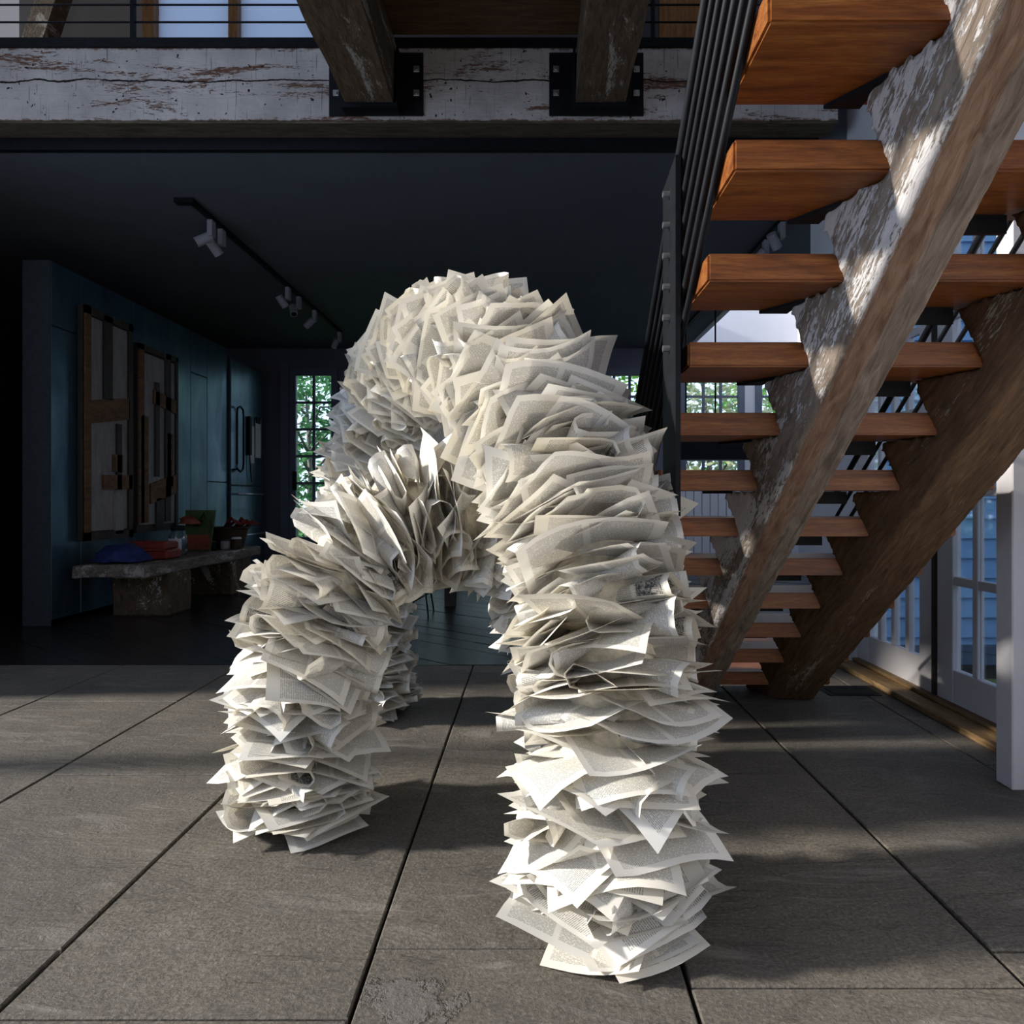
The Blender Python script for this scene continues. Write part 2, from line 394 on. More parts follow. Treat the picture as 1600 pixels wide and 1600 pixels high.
# ---- glazed right wall
wr = struct(empty('wall_right'), 'white framed glazed wall on the right')
box('wall_head', WX, WX+.15, -5.2, 5.9, 3.35, 7.0, 'wall_white', wr)
box('wall_pier', WX, WX+.15, -5.2, 1.83, 0, 3.35, 'wall_white', wr)  # unseen stretch closed in place of doors to darken the stair side
box('wall_pier', WX, WX+.15, 5.14, 5.9, 0, 3.35, 'wall_white', wr)
PITCH = .5
def glazed_door(idx, y0, y1, ncol, label):
    """leaf in the plane x = WX, from depth y0 to y1"""
    e = struct(empty('door_%d' % idx, (WX, y0, 0)), label)
    def B(name, a0, a1, h0, h1, t0, t1, mat, par=e):
        ob = box(name, t0, t1, a0-y0, a1-y0, h0, h1, mat, par, .004); return ob
    st, bot, top = .15, .24, 3.24
    B('stile', y0, y0+st, .02, 3.35, 0, .05, 'white'); B('stile', y1-st, y1, .02, 3.35, 0, .05, 'white')
    B('bottom_rail', y0+st, y1-st, .02, bot, .003, .047, 'white'); B('top_rail', y0+st, y1-st, top, 3.35, .003, .047, 'white')
    w = (y1-y0-2*st); pwid = (w-(ncol-1)*.045)/ncol
    for c in range(1, ncol):
        a = y0+st+c*pwid+(c-1)*.045; B('muntin', a, a+.045, bot, top, .006, .044, 'white')
    for r in range(1, 6):
        h = bot+r*PITCH; B('muntin', y0+st, y1-st, h-.025, h+.025, .010, .040, 'white')
    for c in range(ncol):
        a = y0+st+c*(pwid+.045)
        for r in range(6):
            h0 = bot+r*PITCH+(.025 if r else 0); h1 = min(top, bot+(r+1)*PITCH-.025)
            box('pane', .022, .027, a-y0, a+pwid-y0, h0, h1, 'glass', e)
    return e
glazed_door(1, 3.02, 4.13, 4, 'white glazed door nearest the post on the right wall')
glazed_door(2, 4.17, 5.13, 4, 'white glazed door behind the foot of the stairs')
glazed_door(3, 1.85, 2.95, 4, 'white glazed door leaf behind the stair')
struct(box('trim_1', WX-.18, WX, 1.85, 5.12, 0, .035, 'sill', None, .006), 'oak threshold strip under the glazed doors')
struct(box('trim_2', WX-.05, WX+.02, 1.85, 5.12, .035, .055, 'sill', None, .004), 'upper oak threshold strip under the doors')
struct(box('gap_shade_strip', WX-.012, WX+.05, 4.132, 4.168, .055, 3.35, 'sill_dark'), 'dark strip standing in for the shaded gap between the two glazed doors')  # solid dark strip, shade of the door gap put in as colour
po = tag(empty('white_post', (1.98, 2.91, 0)), 'square white painted post standing right of the stairs', 'post')
box('shaft', 0, .17, 0, .105, 0, 6.95, 'white', po, .005)
box('base_cleat', .02, .15, .015, .09, -.0, .02, 'white', po)

# ---- far wall with doors and windows (glass grids) 
wf = struct(empty('wall_far', (0, FAR, 0)), 'slate painted far wall with doors and windows')
def P2X(px): return (px-830)/1105*FAR
def P2H(py): return 1.2+(780-py)/1105*FAR
units = []   # x0,x1,h0,h1
def unit(kind, idx, px0, px1, h0, h1, nc, nr, label, mat='muntin'):
    x0, x1 = P2X(px0), P2X(px1); fr = .11
    e = struct(empty('%s_%d' % (kind, idx), ((x0+x1)/2, FAR, h0)), label)
    cx = (x0+x1)/2
    def B(name, a0, a1, b0, b1, t0, t1, m=mat): return box(name, a0-cx, a1-cx, t0, t1, b0-h0, b1-h0, m, e)
    bt = .55 if kind == 'door' else .10
    B('stile', x0, x0+fr, h0, h1, -.03, .05); B('stile', x1-fr, x1, h0, h1, -.03, .05)
    B('top_rail', x0+fr, x1-fr, h1-fr, h1, -.028, .048); B('bottom_rail', x0+fr, x1-fr, h0, h0+bt, -.028, .048)
    gx0, gx1, gh0, gh1 = x0+fr, x1-fr, h0+bt, h1-fr
    cw, ch = (gx1-gx0)/nc, (gh1-gh0)/nr
    for c in range(1, nc): B('muntin', gx0+c*cw-.022, gx0+c*cw+.022, gh0, gh1, -.015, .03)
    for r in range(1, nr): B('muntin', gx0, gx1, gh0+r*ch-.02, gh0+r*ch+.02, -.012, .027)
    for c in range(nc):
        for r in range(nr): B('pane', gx0+c*cw+.022, gx0+(c+1)*cw-.022, gh0+r*ch+.02, gh0+(r+1)*ch-.02, .004, .008, 'glass')
    units.append((x0, x1, h0, h1)); return e
DT = P2H(577)
d = unit('door', 4, 453, 528, 0, DT, 2, 6, 'slate glazed door in the far wall left of the sculpture')
box('door_handle', P2X(459)-(P2X(453)+P2X(528))/2, P2X(465)-(P2X(453)+P2X(528))/2, -.08, -.03, P2H(766), P2H(737), 'black', d)
unit('door', 5, 531, 606, 0, DT, 2, 6, 'slate glazed door in the far wall behind the paper arch')
unit('door', 6, 640, 706, 0, DT, 2, 6, 'far glazing behind the top of the paper arch, run to the floor for light')  # lower glass added so daylight reaches the plank floor
unit('door', 7, 710, 800, 0, DT, 3, 6, 'far glazing seen through the gap in the arch, run to the floor for light')  # also glazed to the floor to light the planks
unit('window', 1, 925, 1018, P2H(760), DT, 3, 5, 'far window between arch and stair railing')
unit('window', 2, 1062, 1163, P2H(760), DT, 3, 5, 'far window seen between the stair treads')
unit('window', 3, 1180, 1280, P2H(760), DT, 3, 5, 'far window right, mostly behind the stringer')
# wall pieces around the openings
xs = sorted([(u[0], u[1], u[2]) for u in units]); cur = -6.2
pieces = []
for x0, x1, h0 in xs:
    if x0 > cur: pieces.append((cur, x0, 0, .12, 0, DT))
    if h0 > 0: pieces.append((x0, x1, 0, .12, 0, h0))
    cur = x1
pieces.append((cur, 4.6, 0, .12, 0, DT)); 
for a in pieces:
    if a[0] < 2.4: box('wall_panel', *a, 'wall_dark', wf)
    else: box('wall_panel', *a, 'wall_white', wf)
box('wall_header', -6.2, 2.65, 0, .12, DT, CE, 'wall_dark', wf)
box('wall_header', 2.65, 4.6, 0, .12, DT, 5.4, 'wall_white', wf)
box('wall_ledge', 2.65, 4.6, -.05, -.005, CE-.12, CE-.04, 'muntin', wf)
for px in (446, 610): box('door_casing', P2X(px)-.07, P2X(px)+.07, -.045, -.005, 0, DT+.12, 'muntin', wf)
# painted matchboard below the right hand windows
xw = P2X(1020)
while xw < 4.5:
    box('matchboard', xw+.006, xw+.134, -.03, -.004, .12, P2H(764), 'wall_white', wf, .004); xw += .14
# side strip right of the loft slab: tall white bay with rafters
struct(box('wall_right_back', 4.6, 4.75, 6.0, FAR+.2, -.1, 5.4, 'wall_white'), 'white wall of the tall bay behind the stairs')
struct(box('wall_return', WX, 4.6, 5.9, 6.0, -.1, 4.9, 'wall_white'), 'white return wall behind the stairs')
struct(box('wall_slab_edge', 2.65, 2.72, 8.6, FAR, CE-.02, CE+.6, 'wall_white'), 'white edge of the loft floor')

# ---- loft wall above the beam
lw = struct(empty('wall_loft', (0, 6.2, 4.3)), 'loft wall above the white beam')
def L(px): return (px-830)/1105*6.2
def loftbox(name, px0, px1, mat, t0=0, t1=.1, h0=4.3, h1=7.0):
    return box(name, L(px0), L(px1), t0, t1, h0-4.3, h1-4.3, mat, lw)
loftbox('wall_panel', -70, 30, 'wall_white'); loftbox('wall_panel', 30, 228, 'wall_up')
loftbox('window_post', 228, 246, 'frame_wood', -.06, .12); loftbox('window_post', 361, 375, 'frame_wood', -.06, .12); loftbox('window_post', 498, 512, 'frame_wood', -.06, .12)
loftbox('frosted_pane', 246, 361, 'frost', .02, .03); loftbox('frosted_pane', 375, 498, 'frost', .02, .03)
loftbox('wall_panel', 512, 1030, 'wall_up'); loftbox('wood_panel', 1030, 1130, 'frame_wood', -.02, .1); loftbox('wall_panel', 1130, 1262, 'wall_up')
brace = mesh('diagonal_brace', [(L(20), 5.95, 4.3), (L(52), 5.95, 4.3), (L(52)+.75, 5.95, 6.6), (L(20)+.75, 5.95, 6.6),
                                (L(20), 6.12, 4.3), (L(52), 6.12, 4.3), (L(52)+.75, 6.12, 6.6), (L(20)+.75, 6.12, 6.6)], BF, M['joist'])
tag(brace, 'dark diagonal timber brace behind the loft railing at upper left', 'brace')

# ------------------------------------------------------------------ beam, brackets, joists, landing
def remeshed(o, vox, strength, size=.12, smooth=True):
    tx = bpy.data.textures.new('timber_wear', 'CLOUDS'); tx.noise_scale = size; tx.noise_depth = 3
    r = o.modifiers.new('remesh', 'REMESH'); r.mode = 'VOXEL'; r.voxel_size = vox; r.use_smooth_shade = smooth
    d_ = o.modifiers.new('wear', 'DISPLACE'); d_.texture = tx; d_.strength = strength; d_.mid_level = .5; d_.texture_coords = 'LOCAL'
    sm_ = o.modifiers.new('soften', 'SMOOTH'); sm_.factor = .5; sm_.iterations = 4
    return o
BX1 = 2.19
bmr = tag(empty('timber_beam', (0, 5.05, 3.9)), 'long white-flaked timber beam with dark cracks under the loft railing', 'beam')
fb_ = box('beam_face', -5.0, BX1, 5.05, 5.12, 3.905, 4.42, 'beam'); fb_.parent = bmr; fb_.matrix_parent_inverse = Matrix.Translation((0, -5.05, -3.9))
fb_ = box('beam_core', -5.0, BX1, 5.06, 5.26, 3.89, 4.41, 'beam_under'); fb_.parent = bmr; fb_.matrix_parent_inverse = Matrix.Translation((0, -5.05, -3.9))
fb_['label'] = 'raw brown underside of the beam'
ch = tag(empty('steel_channel', (0, 5.26, 3.79)), 'black steel channel running below the timber beam', 'channel')
box('web', -5.0, BX1-.05, 0, .03, 0, .115, 'black', ch); box('flange', -5.0, BX1-.05, -.02, .0, 0, .012, 'black', ch)
lc = tag(empty('loft_railing', (0, 5.05, 4.42)), 'black steel loft railing with thin cables above the beam', 'railing')
box('base_channel', -5.0, 2.3, -.02, .10, 0, .065, 'black', lc)
for h in (.22, .345, .47, .60, .73, .86): tube('cable', [(-5.0, .05, h), (2.3, .05, h)], .007, 'black', lc, 6)
for px in (208, -40, 1020): box('post', (px-830)/1105*5.1-.012, (px-830)/1105*5.1+.012, .03, .07, .065, 1.0, 'black', lc)
box('handrail', -5.0, 2.3, .02, .08, 1.0, 1.04, 'black', lc)
def joist(x0, x1, label):
    e = tag(empty('timber_joist', ((x0+x1)/2, 5.04, 3.97)), label, 'joist', None)
    w = (x1-x0)/2; n_ = 30; V, F = [], []
    for i in range(n_+1):
        y = -(i/n_)*3.9; row = []
        for (a, h) in ((-w, .0), (w*.98, 0), (w, .44), (-w, .44)):
            q = mnoise.noise((a*3+x0, y*1.7, h*3)) * .018; V.append((a+q, y, h+q*.8))
    for i in range(n_):
        for k in range(4): F.append((i*4+k, i*4+(k+1) % 4, i*4+4+(k+1) % 4, i*4+4+k))
    F += [(3, 2, 1, 0), tuple(n_*4+k for k in range(4))]
    mesh('beam_body', V, F, M['joist'], e)
    return e
joist(-1.30, -.955, 'brown weathered joist overhead, left of the pair')
joist(.317, .66, 'grey flaked joist overhead, right of the pair')
def bracket(px0, px1, jx0, jx1, label):
    x0, x1 = (px0-830)/1105*5.05, (px1-830)/1105*5.05
    e = tag(empty('joist_bracket', ((x0+x1)/2, 5.045, 3.93)), label, 'bracket', None); c = (x0+x1)/2
    box('back_plate', x0-c, x1-c, -.012, 0, 0, .45, 'black', e, .003)
    box('saddle', jx0-c-.02, jx1-c+.02, -.12, -.012, .0, .035, 'black', e)
    box('saddle_side', jx0-c-.025, jx0-c-.008, -.12, -.012, .035, .42, 'black', e); box('saddle_side', jx1-c+.012, jx1-c+.027, -.12, -.012, .035, .42, 'black', e)
    for bx in (x0-c+.05, x1-c-.05):
        for h in (.16, .33):
            bo = box('bolt', bx-.022, bx+.022, -.018, -.012, h-.022, h+.022, 'bolt', e, .004)
            V, F = tube_data([(bx, -.018, h), (bx, -.032, h)], .013, 6); mesh('bolt_nut', V, F, M['bolt'], bo)
bracket(515, 662, -1.30, -.955, 'black bolted steel bracket holding the left joist')
bracket(858, 1005, .317, .66, 'black bolted steel bracket holding the right joist')
ld = tag(empty('landing_deck', (-.3, 4.0, 4.43)), 'underside of dark landing boards between the two joists', 'deck')
y = 4.98; k = 0
while y > 1.4:
    box('deck_board', -1.1, 1.0-.2, y-.40-4.0, y-.012-4.0, (.0 if k % 2 else .03), (.07 if k % 2 else .10), 'deck', ld, .004); y -= .40; k += 1

# ------------------------------------------------------------------ staircase
D0, H0, RUN, RISE, TD, TT = 1.46, 2.18, .25, .19, .31, .078
KS = list(range(-3, 13))
st_ = tag(empty('staircase', (1.1, 4.27, 0)), 'open-riser staircase of orange treads on two heavy old stringers', 'staircase')
stm = Matrix.Translation((-1.1, -4.27, 0))
def adopt(o, par, m): o.parent = par; o.matrix_parent_inverse = m; return o
def stringer(name, xl_top, xl_bot, xr, mat, label, strip=None):
    # side profile (depth, height): sawtooth top, straight underside
    prof = []
    for k in reversed(KS):
        d, h = D0+RUN*(k-1), H0-RISE*(k-1)
        hh = h
        prof.append((d+RUN+.0, max(hh, .0))); prof.append((d+.004, max(hh, .0)))
    dtop = prof[-1][0]; bot = lambda d: .75*(4.27-d)
    prof[0] = (4.46+.02, prof[0][1])
    poly = [(4.48, 0.0)] + prof + [(dtop, bot(dtop)-.02), (4.23, .0)]
    bm = bmesh.new()
    def xl(d, h):
        t = min(1, max(0, (h-bot(d))/.22)); return xl_bot+(xl_top-xl_bot)*t
    L_ = [bm.verts.new((xl(d, h), d, h)) for d, h in poly]; R_ = [bm.verts.new((xr, d, h)) for d, h in poly]
    n_ = len(poly)
    bm.faces.new(L_); bm.faces.new(R_[::-1])
    for i in range(n_): bm.faces.new((L_[i], R_[i], R_[(i+1) % n_], L_[(i+1) % n_]))
    bmesh.ops.triangulate(bm, faces=bm.faces[:]); bmesh.ops.recalc_face_normals(bm, faces=bm.faces[:])
    me = bpy.data.meshes.new(name); bm.to_mesh(me); bm.free()
    o = link(name, me, M[mat]); remeshed(o, .014, .012, .14); o['label'] = label
    return adopt(o, st_, stm)
stringer('stringer', .80, .905, 1.085, 'stringer_a', 'stringer flaked with white paint')
stringer('stringer', 1.325, 1.46, 1.69, 'stringer_b', 'brown stringer nearer the glazed wall')
tread_me = None
for k in KS:
    d, h = D0+RUN*(k-1), H0-RISE*(k-1)
    if h < 0: continue
    bm = bmesh.new(); xa, xb = .49, 1.78
    vv_ = [bm.verts.new(v) for v in bxv(xa, xb, 0, TD, 0, TT)]
    for f in BF: bm.faces.new([vv_[i] for i in f])
    bmesh.ops.bevel(bm, geom=bm.edges[:], offset=.006, segments=2, affect='EDGES')
    me = bpy.data.meshes.new('tread')
    for v_ in bm.verts: v_.co += Vector((0, d, h+.004))
    bm.to_mesh(me); bm.free()
    o = link('tread', me, M['tread']); adopt(o, st_, stm)
    q = box('tread_bracket', 1.09, 1.325, d+TD-.05, d+TD-.035, h-.05, h+.002, 'black'); adopt(q, st_, stm)
    q = mesh('tread_cleat', [(.73, d+TD-.004, h-.006), (.82, d+TD-.004, h-.006), (.82, d+.17, h-.006), (.73, d+TD-.004, h+.004), (.82, d+TD-.004, h+.004), (.82, d+.17, h+.004)],
             [(0, 1, 2), (3, 5, 4), (0, 3, 4, 1), (1, 4, 5, 2), (2, 5, 3, 0)], M['black']); adopt(q, st_, stm)
def nos(d): return H0+TT-RISE*((d-D0)/RUN)
def railing(x, label, offs, posts):
    e = tag(empty('stair_railing', (x, 4.2, 0)), label, 'railing')
    m = Matrix.Translation((-x, -4.2, 0))
    for i, of in enumerate(offs):
        r = .016 if i == 0 else .0105
        V, F = tube_data([(x, .55, nos(.55)+of), (x, 4.3, nos(4.3)+of)], r, 8)
        adopt(mesh('handrail' if i == 0 else 'rail_bar', V, F, M['black'], None, True), e, m)
    for dp in posts:
        hp = nos(dp+.1)+.64
        V = bxv(x-.031, x-.015, dp, dp+.21, max(.0, hp-1.12), hp)
        V = [(v[0], v[1], v[2]-(.02 if (v[2] > hp-.01 and v[1] > dp+.1) else 0)) for v in V]
        po_ = adopt(mesh('rail_post', V, BF, M['black']), e, m)
        for i, of in enumerate(offs[1:]):
            dd = dp+.1
            V, F = tube_data([(x-.052, dd, nos(dd)+of), (x-.01, dd, nos(dd)+of)], .011, 8)
            mesh('bolt', V, F, M['bolt'], po_)
    return e
railing(.478, 'black steel stair railing with close parallel bars, left of the treads', [.66, .56, .46, .36, .26, .16, .06], (2.19, 3.45, .95))
railing(1.835, 'black steel stair railing beyond the far stringer', [1.10, .96, .82, .68, .54, .40, .26, .12], (.9,))

# floor vent near the stair foot
fv = tag(empty('floor_vent', (1.98, 4.42, .002)), 'dark floor vent grille beside the foot of the stairs', 'vent')
box('vent_frame', -.16, .16, -.11, .11, 0, .004, 'black', fv)
for i in range(7): box('vent_bar', -.13, .13, -.085+i*.027, -.073+i*.027, .004, .008, 'sill_dark', fv)

# ------------------------------------------------------------------ paper arches
def catmull(pts, n):
    P = [Vector(p) for p in pts]; P = [P[0]*2-P[1]] + P + [P[-1]*2-P[-2]]; out = []
    for i in range(1, len(P)-2):
        for k in range(n):
            t = k/n; a, b_, c, d_ = P[i-1], P[i], P[i+1], P[i+2]
            out.append(.5*((2*b_)+(c-a)*t+(2*a-5*b_+4*c-d_)*t*t+(3*b_-a-3*c+d_)*t**3))
    out.append(P[-2]); return out
def resample(pts, step):
    L_ = [0]
    for a, b_ in zip(pts[:-1], pts[1:]): L_.append(L_[-1]+(b_-a).length)
    n_ = max(2, int(L_[-1]/step)); res = []; j = 0
    for i in range(n_+1):
        s = L_[-1]*i/n_
        while j < len(L_)-2 and L_[j+1] < s: j += 1
        t = (s-L_[j])/max(1e-9, L_[j+1]-L_[j]); res.append(pts[j].lerp(pts[j+1], t))
    return res, L_[-1]
rp = random.Random(11)
def page_variant(kind, i):
    """sheet in local frame: x outward from the tube axis, y across, z along the tube axis"""
    nu, nv_ = (4, 6)
    if kind == 'fold': nu, nv_ = 2, 11
    if kind == 'lip': nu, nv_ = 8, 3
    Lr = rp.uniform(.225, .255); Wd = rp.uniform(.30, .50)
    ph = rp.uniform(0, 6.28); a1 = rp.uniform(.010, .034); k1 = rp.uniform(5, 12); dr = rp.uniform(-.05, .05); rot = rp.gauss(0, .28)
    cup = rp.uniform(-1.3, 1.3); corner = rp.uniform(-.05, .05)
    V = []; UV = []
    rho = rp.uniform(.018, .052); turn = rp.uniform(.9, 1.25)*math.pi; side = rp.choice((-1, 1)); fpos = rp.uniform(.40, .62)
    sp = rp.uniform(.1, .5)
    for a in range(nu+1):
        for c in range(nv_+1):
            u_, v_ = a/nu, c/nv_
            UV.append((v_, u_) if i % 3 else (u_, v_))
            if kind == 'fold':
                s = v_*Wd*1.25; s0 = fpos*Wd*1.25; rr = rho*(1.0+.55*(u_-.5)*2*sp*2)
                arc = rr*turn
                if s < s0: y_, z_ = s, 0
                elif s < s0+arc:
                    q = (s-s0)/rr; y_, z_ = s0+rr*math.sin(q), rr*(1-math.cos(q))
                else:
                    q = turn; t = s-s0-arc; y_ = s0+rr*math.sin(q)+t*math.cos(q); z_ = rr*(1-math.cos(q))+t*math.sin(q)
                y_ = (y_-Wd*.42)*side; x_ = u_*Lr*1.06
                z_ += dr*u_*u_+a1*.5*math.sin(k1*y_+ph)*u_
            elif kind == 'lip':
                s = u_*Lr*1.35; s0 = Lr*rp_lip[i]*(.82+.3*(v_-.5)*side); rr = rho*(1+.9*(v_-.5)*side)
                if s < s0: x_, z_ = s, 0
                elif s < s0+rr*turn:
                    q = (s-s0)/rr; x_, z_ = s0+rr*math.sin(q), rr*(1-math.cos(q))
                else:
                    q = turn; t = s-s0-rr*turn; x_ = s0+rr*math.sin(q)+t*math.cos(q); z_ = rr*(1-math.cos(q))+t*math.sin(q)
                y_ = (v_-.5)*Wd*.72; x_ += .05*(v_-.5)*side; z_ += dr*.5*u_*u_ + cup*.5*y_*y_
            else:
                X_ = (u_-.5)*Lr*1.18; Y_ = (v_-.5)*Wd*.92
                cr_, sr_ = math.cos(rot), math.sin(rot)
                x_ = X_*cr_-Y_*sr_+Lr*.52; y_ = X_*sr_+Y_*cr_
                z_ = a1*math.sin(k1*y_+ph)*min(1.4, max(0, x_/Lr)) + dr*(x_/Lr)**2 + cup*y_*y_*.7 + corner*max(0, u_+v_-1.3)**2*2
            V.append((x_, y_, z_))
    F = []
    for a in range(nu):
        for c in range(nv_):
            p = a*(nv_+1)+c; F.append((p, p+1, p+nv_+2, p+nv_+1))
    me = bpy.data.meshes.new('page'); me.from_pydata(V, [], F); me.update()
    ul = me.uv_layers.new(name='UVMap')
    for lp in me.loops: ul.data[lp.index].uv = UV[lp.vertex_index]
    at_ = me.attributes.new('page_rand', 'FLOAT', 'FACE'); r_ = rp.random()
    for k in range(len(F)): at_.data[k].value = r_
    for p in me.polygons: p.use_smooth = True
    me.materials.append(M['page'])
    return me, V, F, UV, r_
rp_lip = [rp.uniform(.78, .95) for _ in range(64)]
VAR = [page_variant(k, i) for i, k in enumerate(['flat']*27 + ['fold']*22 + ['lip']*4)]
CAMP = Vector((0, 0, 1.2))

def paper_arch(name, label, path, R, seed, step=.0195, per=3, fine=False):
    rr_ = random.Random(seed)
    root = tag(empty(name, path[0]), label, 'sculpture')
    inv = Matrix.Translation(-Vector(path[0]))
    pts, Ltot = resample(catmull(path, 16), step)
    pages = []; ang = 0
    up = Vector((0, 1, 0)); T0 = None
    N = None
    frames = []
    for i, p in enumerate(pts):
        t = (pts[min(i+1, len(pts)-1)]-pts[max(i-1, 0)]).normalized()
        if N is None: N = t.orthogonal().normalized()
        else: N = (N-t*N.dot(t)).normalized()
        frames.append((p, t, N.copy(), t.cross(N)))
    hb = R/.29
    for i, (p, t, n_, b_) in enumerate(frames):
        s = i/(len(frames)-1)
        end = min(i, len(frames)-1-i)*step
        fs = 0 if s < .40 else min(1, (s-.40)/.10)
        if not fine: fs = 0
        pc = per+1 if fs > .5 else per
        for j in range(pc):
            ang += 2*math.pi/pc*(1+rr_.uniform(-.35, .35)) + .9/pc
            vi = rr_.randrange(len(VAR)); me, V, F, UV, _ = VAR[vi]
            rad = n_*math.cos(ang)+b_*math.sin(ang); tg = t.cross(rad)
            ax = t*(1 if rr_.random() < .5 else -1)
            if end < .12: ax = Vector((0, 0, 1)) if t.z*(1 if s < .5 else 1) else ax
            ty = ax.cross(rad).normalized()
            pitch = (rr_.gauss(0, .15) - .20*ax.z) if end > .1 else rr_.uniform(-.02, .10)
            twist = rr_.gauss(0, .14) if end > .1 else rr_.gauss(0, .05)
            yaw = rr_.gauss(0, .30)
            Rm = Matrix((rad, ty, ax)).transposed().to_4x4()
            sc = hb*rr_.uniform(.95, 1.07)*(1-.26*fs)
            Ml = Rm @ Matrix.Rotation(yaw, 4, 'Z') @ Matrix.Rotation(-pitch, 4, 'Y') @ Matrix.Rotation(twist, 4, 'X') @ Matrix.Translation(((rr_.uniform(.04, .065)+.062*fs)*hb, 0, 0)) @ Matrix.Scale(sc, 4)
            Mw = Matrix.Translation(p + t*rr_.uniform(-.6, .6)*step) @ Ml
            if p.z < .25:
                lo = min((Mw @ Vector(v)).z for v in V)
                if lo < .004: Mw = Matrix.Translation((0, 0, .004-lo)) @ Mw
            cpt = Mw @ Vector((.24, 0, 0)); dv = CAMP-cpt
            score = (rad.dot(dv.normalized())+.35)/(dv.length**2)
            pages.append((score, vi, Mw))
    pages.sort(key=lambda q: -q[0])
    for sc_, vi, Mw in pages[:300]:
        o = bpy.data.objects.new('page', VAR[vi][0]); C.objects.link(o)
        o.parent = root; o.matrix_parent_inverse = inv; o.matrix_basis = Mw
    VV, FF, UU, AA = [], [], [], []
    for sc_, vi, Mw in pages[300:]:
        _, V, F, UV, r_ = VAR[vi]; o0 = len(VV); r2 = rr_.random()
        VV += [tuple(Mw @ Vector(v)) for v in V]; FF += [tuple(k+o0 for k in f) for f in F]; UU += UV; AA += [r2]*len(F)
    me = bpy.data.meshes.new('stacked_pages'); me.from_pydata(VV, [], FF); me.update()
    ul = me.uv_layers.new(name='UVMap'); buf = [0.0]*(2*len(me.loops))
    for lp in me.loops: buf[2*lp.index], buf[2*lp.index+1] = UU[lp.vertex_index]
    ul.data.foreach_set('uv', buf)
    at_ = me.attributes.new('page_rand', 'FLOAT', 'FACE'); at_.data.foreach_set('value', AA)
    me.polygons.foreach_set('use_smooth', [True]*len(FF)); me.materials.append(M['page'])
    o = bpy.data.objects.new('stacked_pages', me); C.objects.link(o); adopt(o, root, inv); o['kind'] = 'stuff'
    # inner paper stack as one tube, added to block light through the gaps
    q = pts[1:-1]; q[0] = q[0]+Vector((0, 0, .0))
    V, F = tube_data(q, [R*.55*(1+.06*math.sin(i*2.3)) for i in range(len(q))], 14)
    adopt(mesh('paper_core', V, F, M['page_core'], None, True), root, inv)
    return root, len(pages)
def cam2w(l): return [(x, d, y+1.2) for x, y, d in l]
BIG = cam2w([(.225, -1.19, 2.04), (.225, -.85, 2.05), (.225, -.43, 2.10), (.172, -.1, 2.24), (.065, .2, 2.42), (-.095, .475, 2.66), (-.325, .66, 3.0), (-.585, .56, 3.36),
             (-.785, .24, 3.66), (-.89, -.2, 3.86), (-.93, -.7, 3.97), (-.91, -1.19, 3.99)])
LOW = cam2w([(-.86, -1.19, 2.67), (-.865, -.86, 2.66), (-.825, -.56, 2.65), (-.735, -.29, 2.68), (-.56, -.105, 2.74), (-.33, -.055, 2.82), (-.10, -.15, 2.90),
             (.11, -.43, 2.98), (.24, -.82, 3.03), (.28, -1.19, 3.06)])
_, n1 = paper_arch('paper_arch', 'tall arch of stacked printed book pages standing nearest on the stone floor', BIG, .25, 3, fine=True)
_, n2 = paper_arch('paper_arch', 'low arch of curled book pages passing under the tall arch', LOW, .24, 5)

# ------------------------------------------------------------------ back room: cabinets, art, bench, things
CX = -4.55
cb = tag(empty('metal_cabinet', (CX, 6.7, 0)), 'long blue-green metal clad cabinet wall behind the bench', 'cabinet')
box('body', -.26, -.02, .01, 3.9, 0, 3.47, 'cab_end', cb)
seams = [0, .44, 1.37, 1.61, 2.33, 2.75, 3.23, 3.9]; splits = {0: [2.85], 1: [], 2: [], 3: [], 4: [.95], 5: [2.9], 6: [1.45]}
for i in range(7):
    hs = [.05]+splits[i]+[3.46]
    for h0, h1 in zip(hs[:-1], hs[1:]):
        box('panel', -.02, 0, seams[i]+.006, seams[i+1]-.006, h0+.006, h1-.006, 'cab', cb, .003)
box('plinth', -.10, -.02, .01, 3.9, 0, .05, 'black', cb)
box('end_panel', -.26, 0, -.014, .004, 0, 3.46, 'cab_end', cb)
box('outlet', -.0, .008, .62, .70, .42, .54, 'cab_end', cb)
fr = tag(empty('fridge', (CX+.04, 10.62, 0)), 'tall polished metal fridge with looped pull at the cabinet end', 'fridge')
box('body', -.7, -.02, 0, 1.25, 0, 3.35, 'cab_end', fr); 
box('door', -.02, .0, .01, 1.24, 1.42, 3.3, 'cab', fr, .004)
for h0, h1 in ((.78, 1.40), (.08, .76)):
    dr_ = box('drawer', -.02, .0, .01, 1.24, h0, h1, 'cab', fr, .004)
    tube('drawer_pull', [(.06, .1, h1-.12), (.06, 1.15, h1-.12)], .014, 'chrome', dr_)
dr0 = [(0, .08, 1.65), (.06, .08, 1.65), (.06, .08, 1.75), (.06, .08, 2.5), (.06, .10, 2.58), (.06, .2, 2.62), (.06, .3, 2.58), (.06, .32, 2.5), (.06, .32, 1.75), (.06, .3, 1.66), (.06, .2, 1.62), (.06, .08, 1.66)]
tube('pull_handle', dr0, .016, 'black', fr)
ph = tag(empty('wall_phone', (CX+.04, 11.22, 1.9)), 'black phone hung on the polished fridge door', 'phone')
box('handset', .002, .05, 0, .09, 0, .62, 'black', ph, .01); tube('cord', [(.03, .04, 0), (.04, .05, -.25), (.03, .1, -.42)], .008, 'black', ph, 6)
nt = tag(empty('paper_note', (CX+.045, 11.33, 1.78)), 'white paper notes pinned on the fridge door beside the phone', 'notes')
box('sheet', .003, .008, 0, .16, 0, .60, 'white', nt); box('sheet', .010, .014, .19, .42, .1, .72, 'white', nt)
